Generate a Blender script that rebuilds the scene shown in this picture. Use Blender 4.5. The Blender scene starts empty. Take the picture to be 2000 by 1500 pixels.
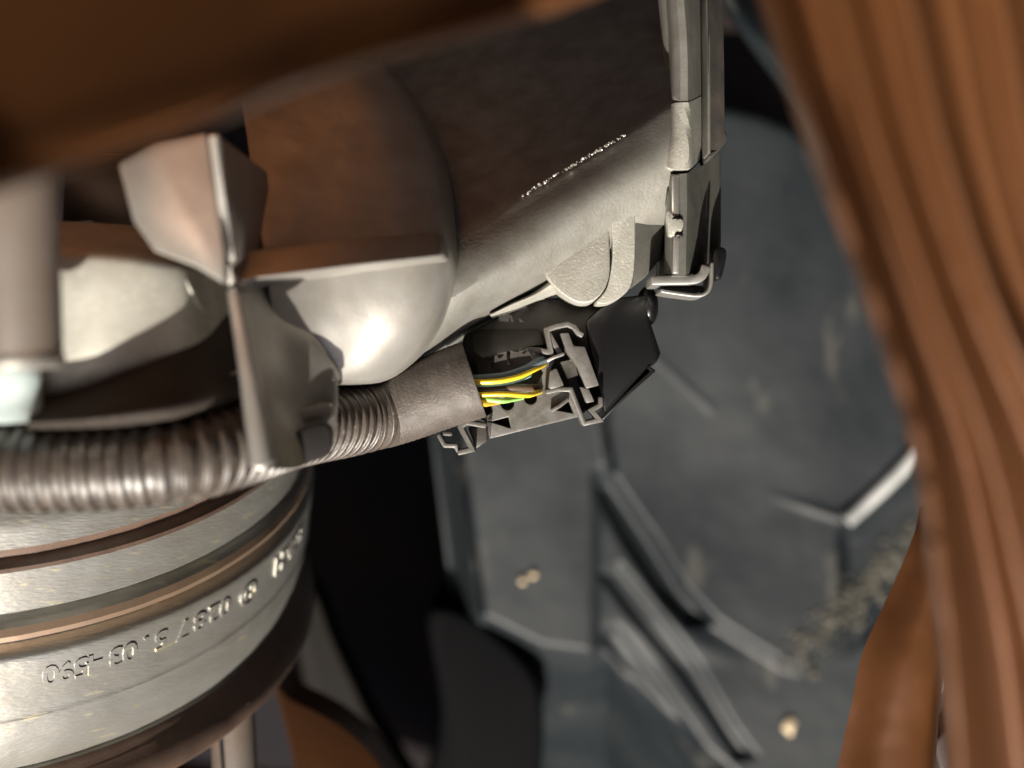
import bpy, bmesh, math, random
import numpy as np
from mathutils import Vector, Matrix, noise as mnoise
random.seed(7); np.random.seed(7)

# ------------------------------------------------------------------ camera, world, sun
# Everything is laid out in centimetres in a working frame (x right, y away from the lens, z up the picture);
# FRAME turns that frame into the world: the phone was held upside down, looking a little downwards.
UPC = Vector((0.0, -0.45, -0.89)).normalized()          # world up, in the working frame
XW = Vector((-1, 0, 0)); YW = UPC.cross(XW).normalized()
ROT = Matrix((XW, YW, UPC)).to_4x4()
FRAME = Matrix.Translation((0, 0, 0.9)) @ ROT
S = 0.01
FPX = 2500.0                                            # focal length in photo pixels (photo is 2000 wide)

scene = bpy.context.scene
cam_d = bpy.data.cameras.new('camera'); cam = bpy.data.objects.new('camera', cam_d)
scene.collection.objects.link(cam); scene.camera = cam
cam_d.sensor_width = 36; cam_d.lens = 36 * FPX / 2000
cam_d.clip_start = 0.004; cam_d.clip_end = 60
cam_d.dof.use_dof = True; cam_d.dof.focus_distance = 0.253; cam_d.dof.aperture_fstop = 8.0
cam.matrix_world = FRAME @ Matrix.Rotation(math.radians(90), 4, 'X')

SUN = Vector((-0.05, -0.53, -0.84)).normalized()        # towards the sun, working frame
sw = (ROT.to_3x3() @ SUN).normalized()
elev = math.asin(sw.z); azim = math.atan2(sw.x, sw.y)
world = bpy.data.worlds.new('World'); scene.world = world; world.use_nodes = True
nt = world.node_tree; bg = nt.nodes['Background']
sky = nt.nodes.new('ShaderNodeTexSky'); sky.sky_type = 'NISHITA'; sky.sun_disc = False
sky.dust_density = 6; sky.ozone_density = 0; sky.sun_elevation = elev; sky.sun_rotation = azim
nt.links.new(sky.outputs[0], bg.inputs[0]); bg.inputs[1].default_value = 0.05
sun_d = bpy.data.lights.new('sun', 'SUN'); sun_d.energy = 5.0; sun_d.angle = math.radians(0.5)
sun_d.color = (1.0, 0.93, 0.82)
sun = bpy.data.objects.new('sun', sun_d); scene.collection.objects.link(sun)
sun.location = (0, 0, 4); sun.rotation_mode = 'QUATERNION'
sun.rotation_quaternion = (-sw).to_track_quat('-Z', 'Y')
scene.view_settings.view_transform = 'Standard'; scene.view_settings.look = 'None'
scene.view_settings.gamma = 1; scene.view_settings.exposure = 1.35
scene.render.engine = 'CYCLES'
scene.cycles.max_bounces = 8; scene.cycles.diffuse_bounces = 5; scene.cycles.glossy_bounces = 4
scene.cycles.use_denoising = True

# ------------------------------------------------------------------ materials
def mat(name, col, rough=0.5, metal=0.0, col2=None, vscale=120, vmix=(0.35, 0.65), grain=900, bump=0.15, dist=0.0004,
        spec=0.5, streak=None, coat=0.0, speck=None):
    m = bpy.data.materials.new(name); m.use_nodes = True
    n = m.node_tree.nodes; l = m.node_tree.links; p = n['Principled BSDF']
    p.inputs['Roughness'].default_value = rough; p.inputs['Metallic'].default_value = metal
    p.inputs['Specular IOR Level'].default_value = spec; p.inputs['Coat Weight'].default_value = coat
    p.inputs['Coat Roughness'].default_value = 0.25
    tc = n.new('ShaderNodeTexCoord'); mp = n.new('ShaderNodeMapping'); l.new(tc.outputs['Object'], mp.inputs[0])
    if streak: mp.inputs['Scale'].default_value = streak[0]; mp.inputs['Rotation'].default_value = streak[1]
    col = (*col, 1)
    out = None
    if col2:
        t = n.new('ShaderNodeTexNoise'); t.inputs['Scale'].default_value = vscale; t.inputs['Detail'].default_value = 6
        t.inputs['Roughness'].default_value = 0.65; l.new(mp.outputs[0], t.inputs[0])
        r = n.new('ShaderNodeMapRange'); r.inputs[1].default_value = vmix[0]; r.inputs[2].default_value = vmix[1]
        l.new(t.outputs[0], r.inputs[0])
        x = n.new('ShaderNodeMix'); x.data_type = 'RGBA'; x.inputs[6].default_value = col; x.inputs[7].default_value = (*col2, 1)
        l.new(r.outputs[0], x.inputs[0]); out = x.outputs[2]
        rr = n.new('ShaderNodeMapRange'); rr.inputs[3].default_value = max(0.05, rough - 0.1); rr.inputs[4].default_value = min(1, rough + 0.12)
        l.new(t.outputs[0], rr.inputs[0]); l.new(rr.outputs[0], p.inputs['Roughness'])
    if speck:
        scol, sscale, thr = speck
        v = n.new('ShaderNodeTexNoise'); v.inputs['Scale'].default_value = sscale; v.inputs['Detail'].default_value = 3
        l.new(mp.outputs[0], v.inputs[0])
        r = n.new('ShaderNodeMapRange'); r.inputs[1].default_value = thr; r.inputs[2].default_value = thr + 0.07
        l.new(v.outputs[0], r.inputs[0])
        x = n.new('ShaderNodeMix'); x.data_type = 'RGBA'; x.inputs[7].default_value = (*scol, 1)
        if out: l.new(out, x.inputs[6])
        else: x.inputs[6].default_value = col
        l.new(r.outputs[0], x.inputs[0]); out = x.outputs[2]
    if out: l.new(out, p.inputs['Base Color'])
    else: p.inputs['Base Color'].default_value = col
    if bump:
        b = n.new('ShaderNodeBump'); b.inputs['Strength'].default_value = bump; b.inputs['Distance'].default_value = dist
        g = n.new('ShaderNodeTexNoise'); g.inputs['Scale'].default_value = grain; g.inputs['Detail'].default_value = 5
        l.new(mp.outputs[0], g.inputs[0]); l.new(g.outputs[0], b.inputs['Height']); l.new(b.outputs[0], p.inputs['Normal'])
    return m

M = {}
M['paint'] = mat('brown_paint', (0.088, 0.034, 0.0115), 0.33, 0.35, (0.108, 0.042, 0.0145), 25, (.2, .8), bump=0, coat=.2)
M['paint_bounce'] = mat('copper_bounce_paint', (0.25, 0.098, 0.036), 0.4, 0.2, (0.28, 0.11, 0.042), 25, (.2, .8), bump=0)  # brighter than the beam paint, to strengthen the light bounced off the unseen underside
M['cast'] = mat('cast_aluminium', (0.32, 0.315, 0.29), 0.46, 0.7, (0.22, 0.21, 0.185), 160, grain=1700, bump=0.25, dist=0.0002)
M['smooth_cast'] = mat('smooth_cast_aluminium', (0.40, 0.39, 0.365), 0.38, 0.7, (0.31, 0.29, 0.26), 110, grain=1800, bump=0.14, dist=0.0002)
M['rough_cast'] = mat('rough_cast_aluminium', (0.36, 0.355, 0.32), 0.48, 0.4, (0.29, 0.28, 0.245), 260, grain=2200, bump=0.5, dist=0.0002, speck=((.44, .43, .35), 1400, .62))
M['cover'] = mat('dull_cover_metal', (0.12, 0.12, 0.105), 0.5, 0.4, (0.08, 0.078, 0.068), 200, grain=1500, bump=0.2, dist=0.0002)
M['grey_plastic'] = mat('worn_grey_duct_metal', (0.32, 0.315, 0.295), 0.38, 0.7, (0.24, 0.228, 0.20), 130, (0.35, 0.7), 1500, 0.5, 0.0002,
                        speck=((0.40, 0.37, 0.27), 420, 0.63), streak=((.35, .35, 1.6), (0.4, 0.15, 0)))
M['conduit'] = mat('black_conduit_plastic', (0.030, 0.024, 0.0205), 0.42, 0.0, (0.060, 0.047, 0.038), 240, grain=1500, bump=0.2, dist=0.0002, spec=0.55, speck=((.09, .08, .065), 600, .62))
M['tape'] = mat('woven_tape', (0.062, 0.050, 0.042), 0.6, 0.0, (0.036, 0.029, 0.024), 300, grain=2200, bump=0.5, dist=0.0003)
M['connector'] = mat('black_connector_plastic', (0.035, 0.032, 0.030), 0.42, 0.0, (0.055, 0.048, 0.042), 250, grain=1800, bump=0.15, dist=0.0002)
M['connector_grey'] = mat('worn_connector_plastic', (0.115, 0.112, 0.106), 0.42, 0.0, (0.07, 0.064, 0.056), 350, grain=1800, bump=0.25, dist=0.0002)
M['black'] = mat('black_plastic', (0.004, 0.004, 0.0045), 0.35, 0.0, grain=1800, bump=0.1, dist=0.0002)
M['rubber'] = mat('black_rubber', (0.02, 0.018, 0.017), 0.6, 0.0, grain=1200, bump=0.2, dist=0.0003)
M['liner'] = mat('dusty_liner_plastic', (0.0058, 0.0080, 0.0100), 0.50, 0.0, (0.0140, 0.0166, 0.0185), 20, (0.42, 0.75), 500, 0.15, 0.0005, spec=0.22,
                 streak=((1, 1, .4), (0, .6, 0)), speck=((0.03, 0.03, 0.028), 60, 0.64))
M['liner_edge'] = mat('pale_liner_edge', (0.36, 0.365, 0.36), 0.35, 0.0, (0.22, 0.225, 0.225), 60, grain=600, bump=0.2)  # paler grey than the rest of the liner
M['steel'] = mat('dull_steel', (0.42, 0.42, 0.41), 0.35, 0.8, (0.34, 0.33, 0.30), 400, grain=1500, bump=0.15, dist=0.0001)
M['grey_wire'] = mat('grey_wire', (0.11, 0.15, 0.17), 0.35, grain=2000, bump=0.03, dist=0.0001)
M['yellow_wire'] = mat('yellow_wire', (0.60, 0.43, 0.02), 0.35, grain=2000, bump=0.03, dist=0.0001)
M['orange_wire'] = mat('orange_wire', (0.60, 0.33, 0.03), 0.35, grain=2000, bump=0.03, dist=0.0001)
M['green_wire'] = mat('green_wire', (0.24, 0.48, 0.12), 0.35, grain=2000, bump=0.03, dist=0.0001)
M['blue_wire'] = mat('pale_blue_wire', (0.30, 0.58, 0.55), 0.35, grain=2000, bump=0.03, dist=0.0001)
M['brown_wire'] = mat('brown_wire', (0.07, 0.045, 0.03), 0.4, grain=2000, bump=0.03, dist=0.0001)
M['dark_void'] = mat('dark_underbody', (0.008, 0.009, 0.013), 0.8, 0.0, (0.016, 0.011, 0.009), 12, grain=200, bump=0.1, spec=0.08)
M['dirt'] = mat('dry_dirt', (0.060, 0.055, 0.042), 0.9, 0.0, (0.030, 0.028, 0.023), 400, grain=900, bump=0.6)
M['sand'] = mat('pale_sand', (0.55, 0.44, 0.30), 0.8, 0.0, (0.42, 0.33, 0.2), 900, grain=1500, bump=0.4)
M['pale_hose'] = mat('pale_blue_grey_plastic', (0.42, 0.50, 0.50), 0.5, 0.0, (0.34, 0.40, 0.39), 120, grain=900, bump=0.3, dist=0.0003)
M['post'] = mat('brownish_grey_plastic', (0.11, 0.095, 0.082), 0.45, 0.0, (0.085, 0.062, 0.048), 50, grain=900, bump=0.1)
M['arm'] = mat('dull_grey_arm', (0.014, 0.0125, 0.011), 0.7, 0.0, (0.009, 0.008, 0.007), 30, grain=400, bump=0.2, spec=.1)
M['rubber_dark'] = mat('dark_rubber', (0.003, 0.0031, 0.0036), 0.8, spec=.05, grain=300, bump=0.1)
M['shade_band'] = mat('dark_brown_shade', (0.034, 0.028, 0.024), 0.6, 0.0, (0.024, 0.019, 0.016), 120, grain=900, bump=0.1, spec=.15)  # conduit shade on the neck, put in as dark colour
M['bounce_band'] = mat('brown_bounce_tint', (0.12, 0.078, 0.058), 0.42, 0.2, (0.08, 0.052, 0.040), 120, grain=1500, bump=0.2, dist=0.0002)  # brown bounce light on the duct recess and rim, put in as colour
M['bead_reflection'] = mat('warm_bead_reflection', (0.52, 0.37, 0.26), 0.32, 0.8, (0.42, 0.29, 0.20), 90, grain=1500, bump=0.1, dist=0.0002)  # warm reflection on the duct bead, put in as colour
M['dark_red'] = mat('dirty_brown_plastic', (0.05, 0.030, 0.026), 0.6, 0.0, (0.03, 0.022, 0.02), 40, grain=400, bump=0.2)

# ------------------------------------------------------------------ helpers
def P(px, py, d):
    return np.array(((px - 1000) / FPX * d, d, (750 - py) / FPX * d))

ROOTS = []
def link(o, parent=None):
    scene.collection.objects.link(o)
    if parent is not None: o.parent = parent
    else: ROOTS.append(o)
    return o

def thing(name, label, cat, group=None, kind=None):
    o = bpy.data.objects.new(name, None); o.empty_display_size = 0.01
    link(o); tag(o, label, cat, group, kind); return o

def tag(o, label=None, cat=None, group=None, kind=None):
    if label: o['label'] = label
    if cat: o['category'] = cat
    if group: o['group'] = group
    if kind: o['kind'] = kind
    return o

def finish(me, m, smooth=True, angle=40):
    me.materials.append(m)
    bm = bmesh.new(); bm.from_mesh(me)
    bmesh.ops.recalc_face_normals(bm, faces=bm.faces)
    for f in bm.faces: f.smooth = smooth
    a = math.radians(angle)
    for e in bm.edges:
        e.smooth = not (len(e.link_faces) == 2 and e.calc_face_angle(0) > a)
    bm.to_mesh(me); bm.free()

def mesh(name, v, f, m, parent=None, smooth=True, angle=40):
    me = bpy.data.meshes.new(name)
    me.from_pydata([tuple(np.asarray(x) * S) for x in v], [], f)
    finish(me, m, smooth, angle)
    return link(bpy.data.objects.new(name, me), parent)

def cr(pts, n):
    """Catmull-Rom through pts, n samples by chord length."""
    p = np.asarray(pts, float)
    if len(p) == 2: return p[0] + np.linspace(0, 1, n)[:, None] * (p[1] - p[0])
    t = np.r_[0, np.cumsum(np.linalg.norm(np.diff(p[:, :3] if p.shape[1] > 2 else p, axis=0), axis=1) + 1e-9)]
    tt = np.linspace(0, t[-1], n)
    m = np.zeros_like(p)
    m[1:-1] = (p[2:] - p[:-2]) / (t[2:] - t[:-2])[:, None]
    m[0] = (p[1] - p[0]) / (t[1] - t[0]); m[-1] = (p[-1] - p[-2]) / (t[-1] - t[-2])
    i = np.clip(np.searchsorted(t, tt, 'right') - 1, 0, len(t) - 2)
    h = (t[i + 1] - t[i]); u = ((tt - t[i]) / h)[:, None]; h = h[:, None]
    return ((2*u**3 - 3*u**2 + 1) * p[i] + (u**3 - 2*u**2 + u) * h * m[i] + (-2*u**3 + 3*u**2) * p[i + 1] + (u**3 - u**2) * h * m[i + 1])

def grid_solid(name, G, th, m, parent=None, direction=(0, 1, 0), angle=40):
    """A grid of points (rows, cols, 3) made into a shell th thick."""
    G = np.asarray(G); R, C, _ = G.shape
    v = np.concatenate((G.reshape(-1, 3), (G + np.asarray(direction) * th).reshape(-1, 3)))
    N = R * C; f = []
    for i in range(R - 1):
        for j in range(C - 1):
            a = i * C + j
            f.append((a, a + 1, a + C + 1, a + C)); f.append((N + a, N + a + C, N + a + C + 1, N + a + 1))
    ring = [j for j in range(C)] + [i * C + C - 1 for i in range(1, R)] + [(R - 1) * C + j for j in range(C - 2, -1, -1)] + [i * C for i in range(R - 2, 0, -1)]
    for k in range(len(ring)):
        a, b = ring[k], ring[(k + 1) % len(ring)]
        f.append((b, a, N + a, N + b))
    return mesh(name, v, f, m, parent, angle=angle)

def loft(name, rows, m, parent=None, th=0.3, nu=40, nv=40, curved=True, direction=(0, 1, 0), angle=40, wob=0.0):
    A = np.array([cr([P(*p) for p in r], nu) for r in rows])
    if curved: G = np.stack([cr(A[:, j], nv) for j in range(nu)], 1)
    else: G = A
    if wob:
        for i in range(G.shape[0]):
            for j in range(G.shape[1]):
                G[i, j, 1] += wob * mnoise.noise(Vector(G[i, j] * 0.9)) + wob * .4 * mnoise.noise(Vector(G[i, j] * 3))
    return grid_solid(name, G, th, m, parent, direction, angle)

def smooth_poly(pts, n=6):
    """Round a closed outline (list of px tuples) with Catmull-Rom."""
    p = np.asarray(pts, float); k = len(p); out = []
    for i in range(k):
        a, b, c, d = p[i - 1], p[i], p[(i + 1) % k], p[(i + 2) % k]
        for u in np.linspace(0, 1, n, endpoint=False):
            out.append(tuple(0.5 * ((2*b) + (-a + c)*u + (2*a - 5*b + 4*c - d)*u*u + (-a + 3*b - 3*c + d)*u**3)))
    return out

def prism(name, outline, d, th, m, parent=None, bevel=0.05, holes=(), direction=(0, 1, 0), seg=2, angle=35, slope=(0, 0)):
    """Outline in photo pixels at depth d (cm), holes cut through, th thick along direction, rounded edges.
    slope tilts the face: depth changes by slope per 100 px in x and y."""
    bm = bmesh.new(); cx = sum(p[0] for p in outline) / len(outline); cy = sum(p[1] for p in outline) / len(outline)
    def loop(pts):
        vs = []
        for p in pts:
            dd = p[2] if len(p) > 2 else d + slope[0] * (p[0] - cx) / 100 + slope[1] * (p[1] - cy) / 100
            vs.append(bm.verts.new(P(p[0], p[1], dd)))
        return [bm.edges.new((vs[i], vs[(i + 1) % len(vs)])) for i in range(len(vs))], vs
    if not holes:
        _, vs = loop(outline); bm.faces.new(vs)
    else:
        es, _ = loop(outline)
        for h in holes: es += loop(h)[0]
        bmesh.ops.triangle_fill(bm, edges=es, use_beauty=True, use_dissolve=True)
    fr = list(bm.faces)
    ret = bmesh.ops.extrude_face_region(bm, geom=fr)
    nv = [e for e in ret['geom'] if isinstance(e, bmesh.types.BMVert)]
    bmesh.ops.translate(bm, verts=nv, vec=Vector(direction) * th)
    bmesh.ops.recalc_face_normals(bm, faces=bm.faces)
    if bevel:
        back = set(nv)
        e = [e for e in bm.edges if len(e.link_faces) == 2 and e.calc_face_angle(0) > math.radians(40) and not (e.verts[0] in back and e.verts[1] in back)]
        bmesh.ops.bevel(bm, geom=e, offset=bevel, segments=seg, affect='EDGES', clamp_overlap=True, profile=0.5)
    bmesh.ops.scale(bm, vec=(S, S, S), verts=bm.verts)
    me = bpy.data.meshes.new(name); bm.to_mesh(me); bm.free(); finish(me, m, True, angle)
    return link(bpy.data.objects.new(name, me), parent)

def stroke(name, line, w, d, th, m, parent=None, bevel=0.03, rounded=False, **k):
    """A bar of width w px along a px polyline (mitred), made into a prism."""
    p = np.asarray(line, float)
    if rounded: p = cr(p, len(p) * 6)
    n = len(p); L, R = [], []
    for i in range(n):
        a = p[i] - p[i - 1] if i > 0 else p[1] - p[0]
        b = p[i + 1] - p[i] if i < n - 1 else p[-1] - p[-2]
        a = a / np.linalg.norm(a); b = b / np.linalg.norm(b)
        na = np.array((-a[1], a[0])); nb = np.array((-b[1], b[0])); mm = na + nb; mm /= np.linalg.norm(mm)
        s = w / 2 / max(0.45, mm @ na)
        L.append(tuple(p[i] + mm * s)); R.append(tuple(p[i] - mm * s))
    return prism(name, L + R[::-1], d, th, m, parent, bevel, **k)

def tube(name, pts, m, parent=None, n=80, seg=16, radial=None, closed_ends=True, sq=(1, 1), angle=60):
    """pts: (px,py,d,radius cm); radial(s_cm, i) scales the radius along the length."""
    q = np.array([(*P(p[0], p[1], p[2]), p[3]) for p in pts]); c = cr(q, n)
    s = np.r_[0, np.cumsum(np.linalg.norm(np.diff(c[:, :3], axis=0), axis=1))]
    T = np.gradient(c[:, :3], axis=0); T /= np.linalg.norm(T, axis=1)[:, None]
    v = []; f = []; ref = np.array((0, 0, 1.0))
    for i in range(n):
        b = np.cross(T[i], ref); b /= np.linalg.norm(b); u = np.cross(b, T[i])
        r = c[i, 3] * (radial(s[i]) if radial else 1)
        for k in range(seg):
            a = 2 * math.pi * k / seg
            v.append(c[i, :3] + r * (math.cos(a) * b * sq[0] + math.sin(a) * u * sq[1]))
    for i in range(n - 1):
        for k in range(seg):
            a = i * seg + k; b2 = i * seg + (k + 1) % seg
            f.append((a, b2, b2 + seg, a + seg))
    if closed_ends:
        f.append(tuple(range(seg))[::-1]); f.append(tuple((n - 1) * seg + k for k in range(seg)))
    return mesh(name, v, f, m, parent, angle=angle)

# ------------------------------------------------------------------ the setting behind: dark engine bay
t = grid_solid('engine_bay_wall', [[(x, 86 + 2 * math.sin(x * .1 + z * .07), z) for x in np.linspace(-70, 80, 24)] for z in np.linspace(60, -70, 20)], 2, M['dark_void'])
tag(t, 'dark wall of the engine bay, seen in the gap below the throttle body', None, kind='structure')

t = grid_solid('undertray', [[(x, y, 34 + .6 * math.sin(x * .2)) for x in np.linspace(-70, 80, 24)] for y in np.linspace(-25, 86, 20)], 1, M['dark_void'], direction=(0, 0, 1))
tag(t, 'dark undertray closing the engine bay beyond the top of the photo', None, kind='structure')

# ------------------------------------------------------------------ wheel arch liner (background right)
def pl_dist(X, Y, line):
    """Signed distance (px) to a polyline; positive on its left-below side when it runs from upper left to lower right."""
    best = np.full(X.shape, 1e9); sg = np.ones(X.shape)
    for (x0, y0), (x1, y1) in zip(line[:-1], line[1:]):
        dx, dy = x1 - x0, y1 - y0; L2 = dx * dx + dy * dy
        u = np.clip(((X - x0) * dx + (Y - y0) * dy) / L2, 0, 1)
        dd = np.hypot(X - x0 - u * dx, Y - y0 - u * dy); c = dx * (Y - y0) - dy * (X - x0)
        k = dd < best - 1e-6
        best = np.where(k, dd, best); sg = np.where(k, np.sign(c), sg)
    return best * sg
def sst(x, a, b):
    t = np.clip((x - a) / (b - a), 0, 1); return t * t * (3 - 2 * t)

LX = np.arange(842, 2110, 5.0); LY = np.arange(60, 1590, 5.0)
X, Y = np.meshgrid(LX, LY)
edge_x = np.interp(Y, [60, 850, 1190, 1590], [800, 842, 884, 930])       # left border of the sheet
X = edge_x + (X - LX[0]) * (2110 - edge_x) / (2110 - LX[0])
D = 46 - 0.0030 * (900 - Y) * 1.0 + 0.0012 * (X - 1300)
# rolls away behind the top arc
arc = np.interp(X, [1300, 1420, 1480, 1540, 1600, 1700, 2110], [205, 210, 222, 245, 290, 350, 600])
D += 9.0 * sst(arc + 30 - Y, 0, 190) ** 1.0 * np.clip((arc + 30 - Y) / 90, 0, 3)
# left border strip and the fold beside it
fold = np.interp(Y, [60, 870, 1190, 1590], [870, 893, 936, 980])
D += 1.6 * sst(fold - X, 0, 45) - 0.35 * np.exp(-((X - fold) / 7) ** 2)
# steps of the lower corner
mask = sst(X, 1150, 1178)
l1 = [(1195, 925), (1280, 1045), (1340, 1145), (1400, 1210), (1470, 1255), (1540, 1298), (1562, 1302), (1640, 1240), (1700, 1195), (1800, 1085), (1900, 960)]
D += mask * 0.5 * sst(pl_dist(X, Y, l1), -10, 20) * sst(Y, 905, 940)
def inside(X, Y, poly):
    r = np.zeros(X.shape, bool)
    for (x0, y0), (x1, y1) in zip(poly, poly[1:] + poly[:1]):
        r ^= ((y0 > Y) != (y1 > Y)) & (X < (x1 - x0) * (Y - y0) / (y1 - y0 + 1e-9) + x0)
    return r
def slot(poly, depth, w):
    d_ = np.abs(pl_dist(X, Y, poly + poly[:1])); d_ = np.where(inside(X, Y, poly), d_, -d_)
    return depth * sst(d_, -w * .4, w)
D += slot([(1160, 950), (1198, 932), (1280, 1060), (1345, 1160), (1400, 1215), (1340, 1225), (1285, 1165), (1215, 1060)], .30, 15)
D += slot([(1166, 1118), (1210, 1100), (1298, 1205), (1364, 1295), (1436, 1420), (1480, 1478), (1436, 1484), (1392, 1415), (1325, 1318), (1236, 1212)], .30, 15)
D += slot([(1170, 1238), (1206, 1222), (1290, 1330), (1360, 1430), (1420, 1530), (1350, 1540), (1260, 1398)], .30, 15)
D -= .06 * np.exp(-(pl_dist(X, Y, l1) / 6) ** 2) * mask * sst(Y, 925, 950)
# channel one: its floor climbs back out on its left side
lo = pl_dist(X, Y, l1); D -= mask * 0.3 * sst(lo, 22, 70) * sst(1290 - Y, -20, 90) * sst(Y, 905, 940)
# basin to the right, ridge with a bright edge
bas = np.exp(-(((X - 1330) / 190) ** 2 + ((Y - 960) / 240) ** 2)); D += 0.5 * bas
r1 = [(1500, 965), (1650, 1014), (1720, 955), (1795, 880), (1900, 770)]
rd = pl_dist(X, Y, r1[1:])
D += 0.5 * sst(rd, -10, 60) * sst(X, 1630, 1660) * sst(1300 - Y, 0, 200)
D -= 0.08 * np.exp(-(pl_dist(X, Y, r1[:2]) / 8) ** 2) * sst(X, 1480, 1600)
# creases
D -= 0.35 * np.exp(-(pl_dist(X, Y, [(1176, 700), (1180, 840), (1194, 925)]) / 7) ** 2) * sst(935 - Y, 0, 20)
D -= 0.03 * np.exp(-(pl_dist(X, Y, [(1270, 690), (1390, 800)]) / 7) ** 2)
# the lower left rolls back into the dark
low = np.interp(X, [842, 940, 1060, 1180, 1300, 1420, 1520, 2110], [1185, 1195, 1255, 1270, 1385, 1490, 1580, 2100])
k = np.clip((Y - low) / 100, 0, 4); D += 4.5 * k ** 1.35
for i in range(X.shape[0]):
    for j in range(X.shape[1]):
        v = Vector((X[i, j] / 130, Y[i, j] / 130, 3.1)); D[i, j] += 0.05 * mnoise.noise(v) + 0.008 * mnoise.noise(v * 3.3)
G = np.stack(((X - 1000) / FPX * D, D, (750 - Y) / FPX * D), -1)
liner = thing('wheel_arch_liner', 'dusty black moulded plastic liner with stepped ribs, filling the background at right', 'liner')
grid_solid('liner_shell', G, 0.5, M['liner'], liner, angle=60)
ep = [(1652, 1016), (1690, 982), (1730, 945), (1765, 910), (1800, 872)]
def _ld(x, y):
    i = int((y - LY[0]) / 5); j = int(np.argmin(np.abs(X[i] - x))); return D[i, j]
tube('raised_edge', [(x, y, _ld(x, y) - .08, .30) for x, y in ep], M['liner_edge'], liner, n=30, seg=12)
# packed dirt in the corner of the liner
bm = bmesh.new()
def liner_depth(x, y):
    i = int(np.clip((y - LY[0]) / 5, 0, len(LY) - 1)); j = int(np.clip(np.argmin(np.abs(X[i] - x)), 0, X.shape[1] - 1)); return D[i, j]
for k in range(380):
    u = random.random(); bx = 1810 - 250 * u; by = 1035 + 262 * u ** 0.9
    x = bx + random.gauss(-8, 20); y = by + random.gauss(-6, 20)
    r = random.choice((.05, .07, .1, .14, .2)) * random.uniform(.6, 1.1)
    c = P(x, y, liner_depth(x, y) - r * .3)
    g = bmesh.ops.create_icosphere(bm, subdivisions=1, radius=r)
    for v in g['verts']:
        v.co = v.co * random.uniform(.65, 1.2); v.co.y *= .5
        v.co += Vector(c)
bmesh.ops.scale(bm, vec=(S, S, S), verts=bm.verts)
me = bpy.data.meshes.new('dirt_crumbs'); bm.to_mesh(me); bm.free(); finish(me, M['dirt'], False)
tag(link(bpy.data.objects.new('dirt_crumbs', me)), 'crust of dry grey-brown dirt crumbs packed in the corner of the black liner', 'dirt', kind='stuff')

def blob(name, px, py, d, r, m, sc=(1, 1, 1), parent=None, seed=1, amp=.2, sub=3):
    bm = bmesh.new(); bmesh.ops.create_icosphere(bm, subdivisions=sub, radius=1)
    for v in bm.verts:
        v.co *= 1 + amp * mnoise.noise(v.co * 1.7 + Vector((seed * 3.1, 0, 0)))
        v.co = Vector((v.co.x * sc[0], v.co.y * sc[1], v.co.z * sc[2])) * r + Vector(P(px, py, d))
    bmesh.ops.scale(bm, vec=(S, S, S), verts=bm.verts)
    me = bpy.data.meshes.new(name); bm.to_mesh(me); bm.free(); finish(me, m, True, 80)
    return link(bpy.data.objects.new(name, me), parent)
tag(blob('sand_grain', 1020, 1134, liner_depth(1020, 1134) - .08, .13, M['sand'], seed=1), 'pale sand grain on the liner, the lower left of the pair', 'sand grain', 'sand grains on the liner')
tag(blob('sand_grain', 1041, 1122, liner_depth(1041, 1122) - .08, .14, M['sand'], seed=5), 'pale sand grain on the liner, the upper right of the pair', 'sand grain', 'sand grains on the liner')
tag(blob('dry_seed', 1541, 1418, liner_depth(1541, 1418) - .1, .27, M['sand'], (.75, .5, 1.1), seed=9, amp=.5), 'small tan dry seed husk stuck low on the black liner', 'seed')

# ------------------------------------------------------------------ other dim things in the gap
o = loft('grey_side_panel', [[(1380, -140, 40), (1480, -60, 40), (1560, -20, 39)], [(1400, -40, 39), (1475, 60, 39), (1585, 120, 38.6)],
     [(1425, 20, 40), (1500, 120, 39.4), (1620, 250, 39)], [(1440, 40, 42), (1520, 150, 41.5), (1650, 320, 41)]], M['liner'], th=.5)
tag(o, 'dark grey sloping plastic panel at the top, between the throttle body and brown ribbed panel', 'panel')
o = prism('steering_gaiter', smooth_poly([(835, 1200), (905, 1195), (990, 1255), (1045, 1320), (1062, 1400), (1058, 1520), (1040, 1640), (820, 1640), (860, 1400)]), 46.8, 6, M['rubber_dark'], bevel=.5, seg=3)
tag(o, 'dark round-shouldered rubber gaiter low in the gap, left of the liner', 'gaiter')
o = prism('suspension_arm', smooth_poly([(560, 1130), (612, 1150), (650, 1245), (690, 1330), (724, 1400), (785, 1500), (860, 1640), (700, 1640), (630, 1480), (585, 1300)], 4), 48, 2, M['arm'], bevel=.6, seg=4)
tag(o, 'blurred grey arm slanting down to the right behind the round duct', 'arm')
o = prism('brown_bracket', smooth_poly([(535, 1330), (560, 1362), (620, 1392), (680, 1430), (745, 1500), (800, 1640), (600, 1640), (572, 1480)], 4), 36, 2, M['paint'], bevel=.6, seg=4, slope=(.2, -.5))
tag(o, 'blurred copper-brown bracket below the round duct, in front of the grey arm', 'bracket')
post = thing('metal_stud', 'dull pinkish metal stud standing just under the rim of the grey duct', 'stud')
tube('stud_shank', [(452, 1370, 30, .52), (456, 1450, 30, .52), (462, 1570, 30, .52)], M['post'], post, n=30, seg=24)
tube('stud_groove', [(430, 1400, 29.55, .07), (436, 1470, 29.55, .07), (442, 1560, 29.55, .07)], M['black'], post, n=10, seg=10)

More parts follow.
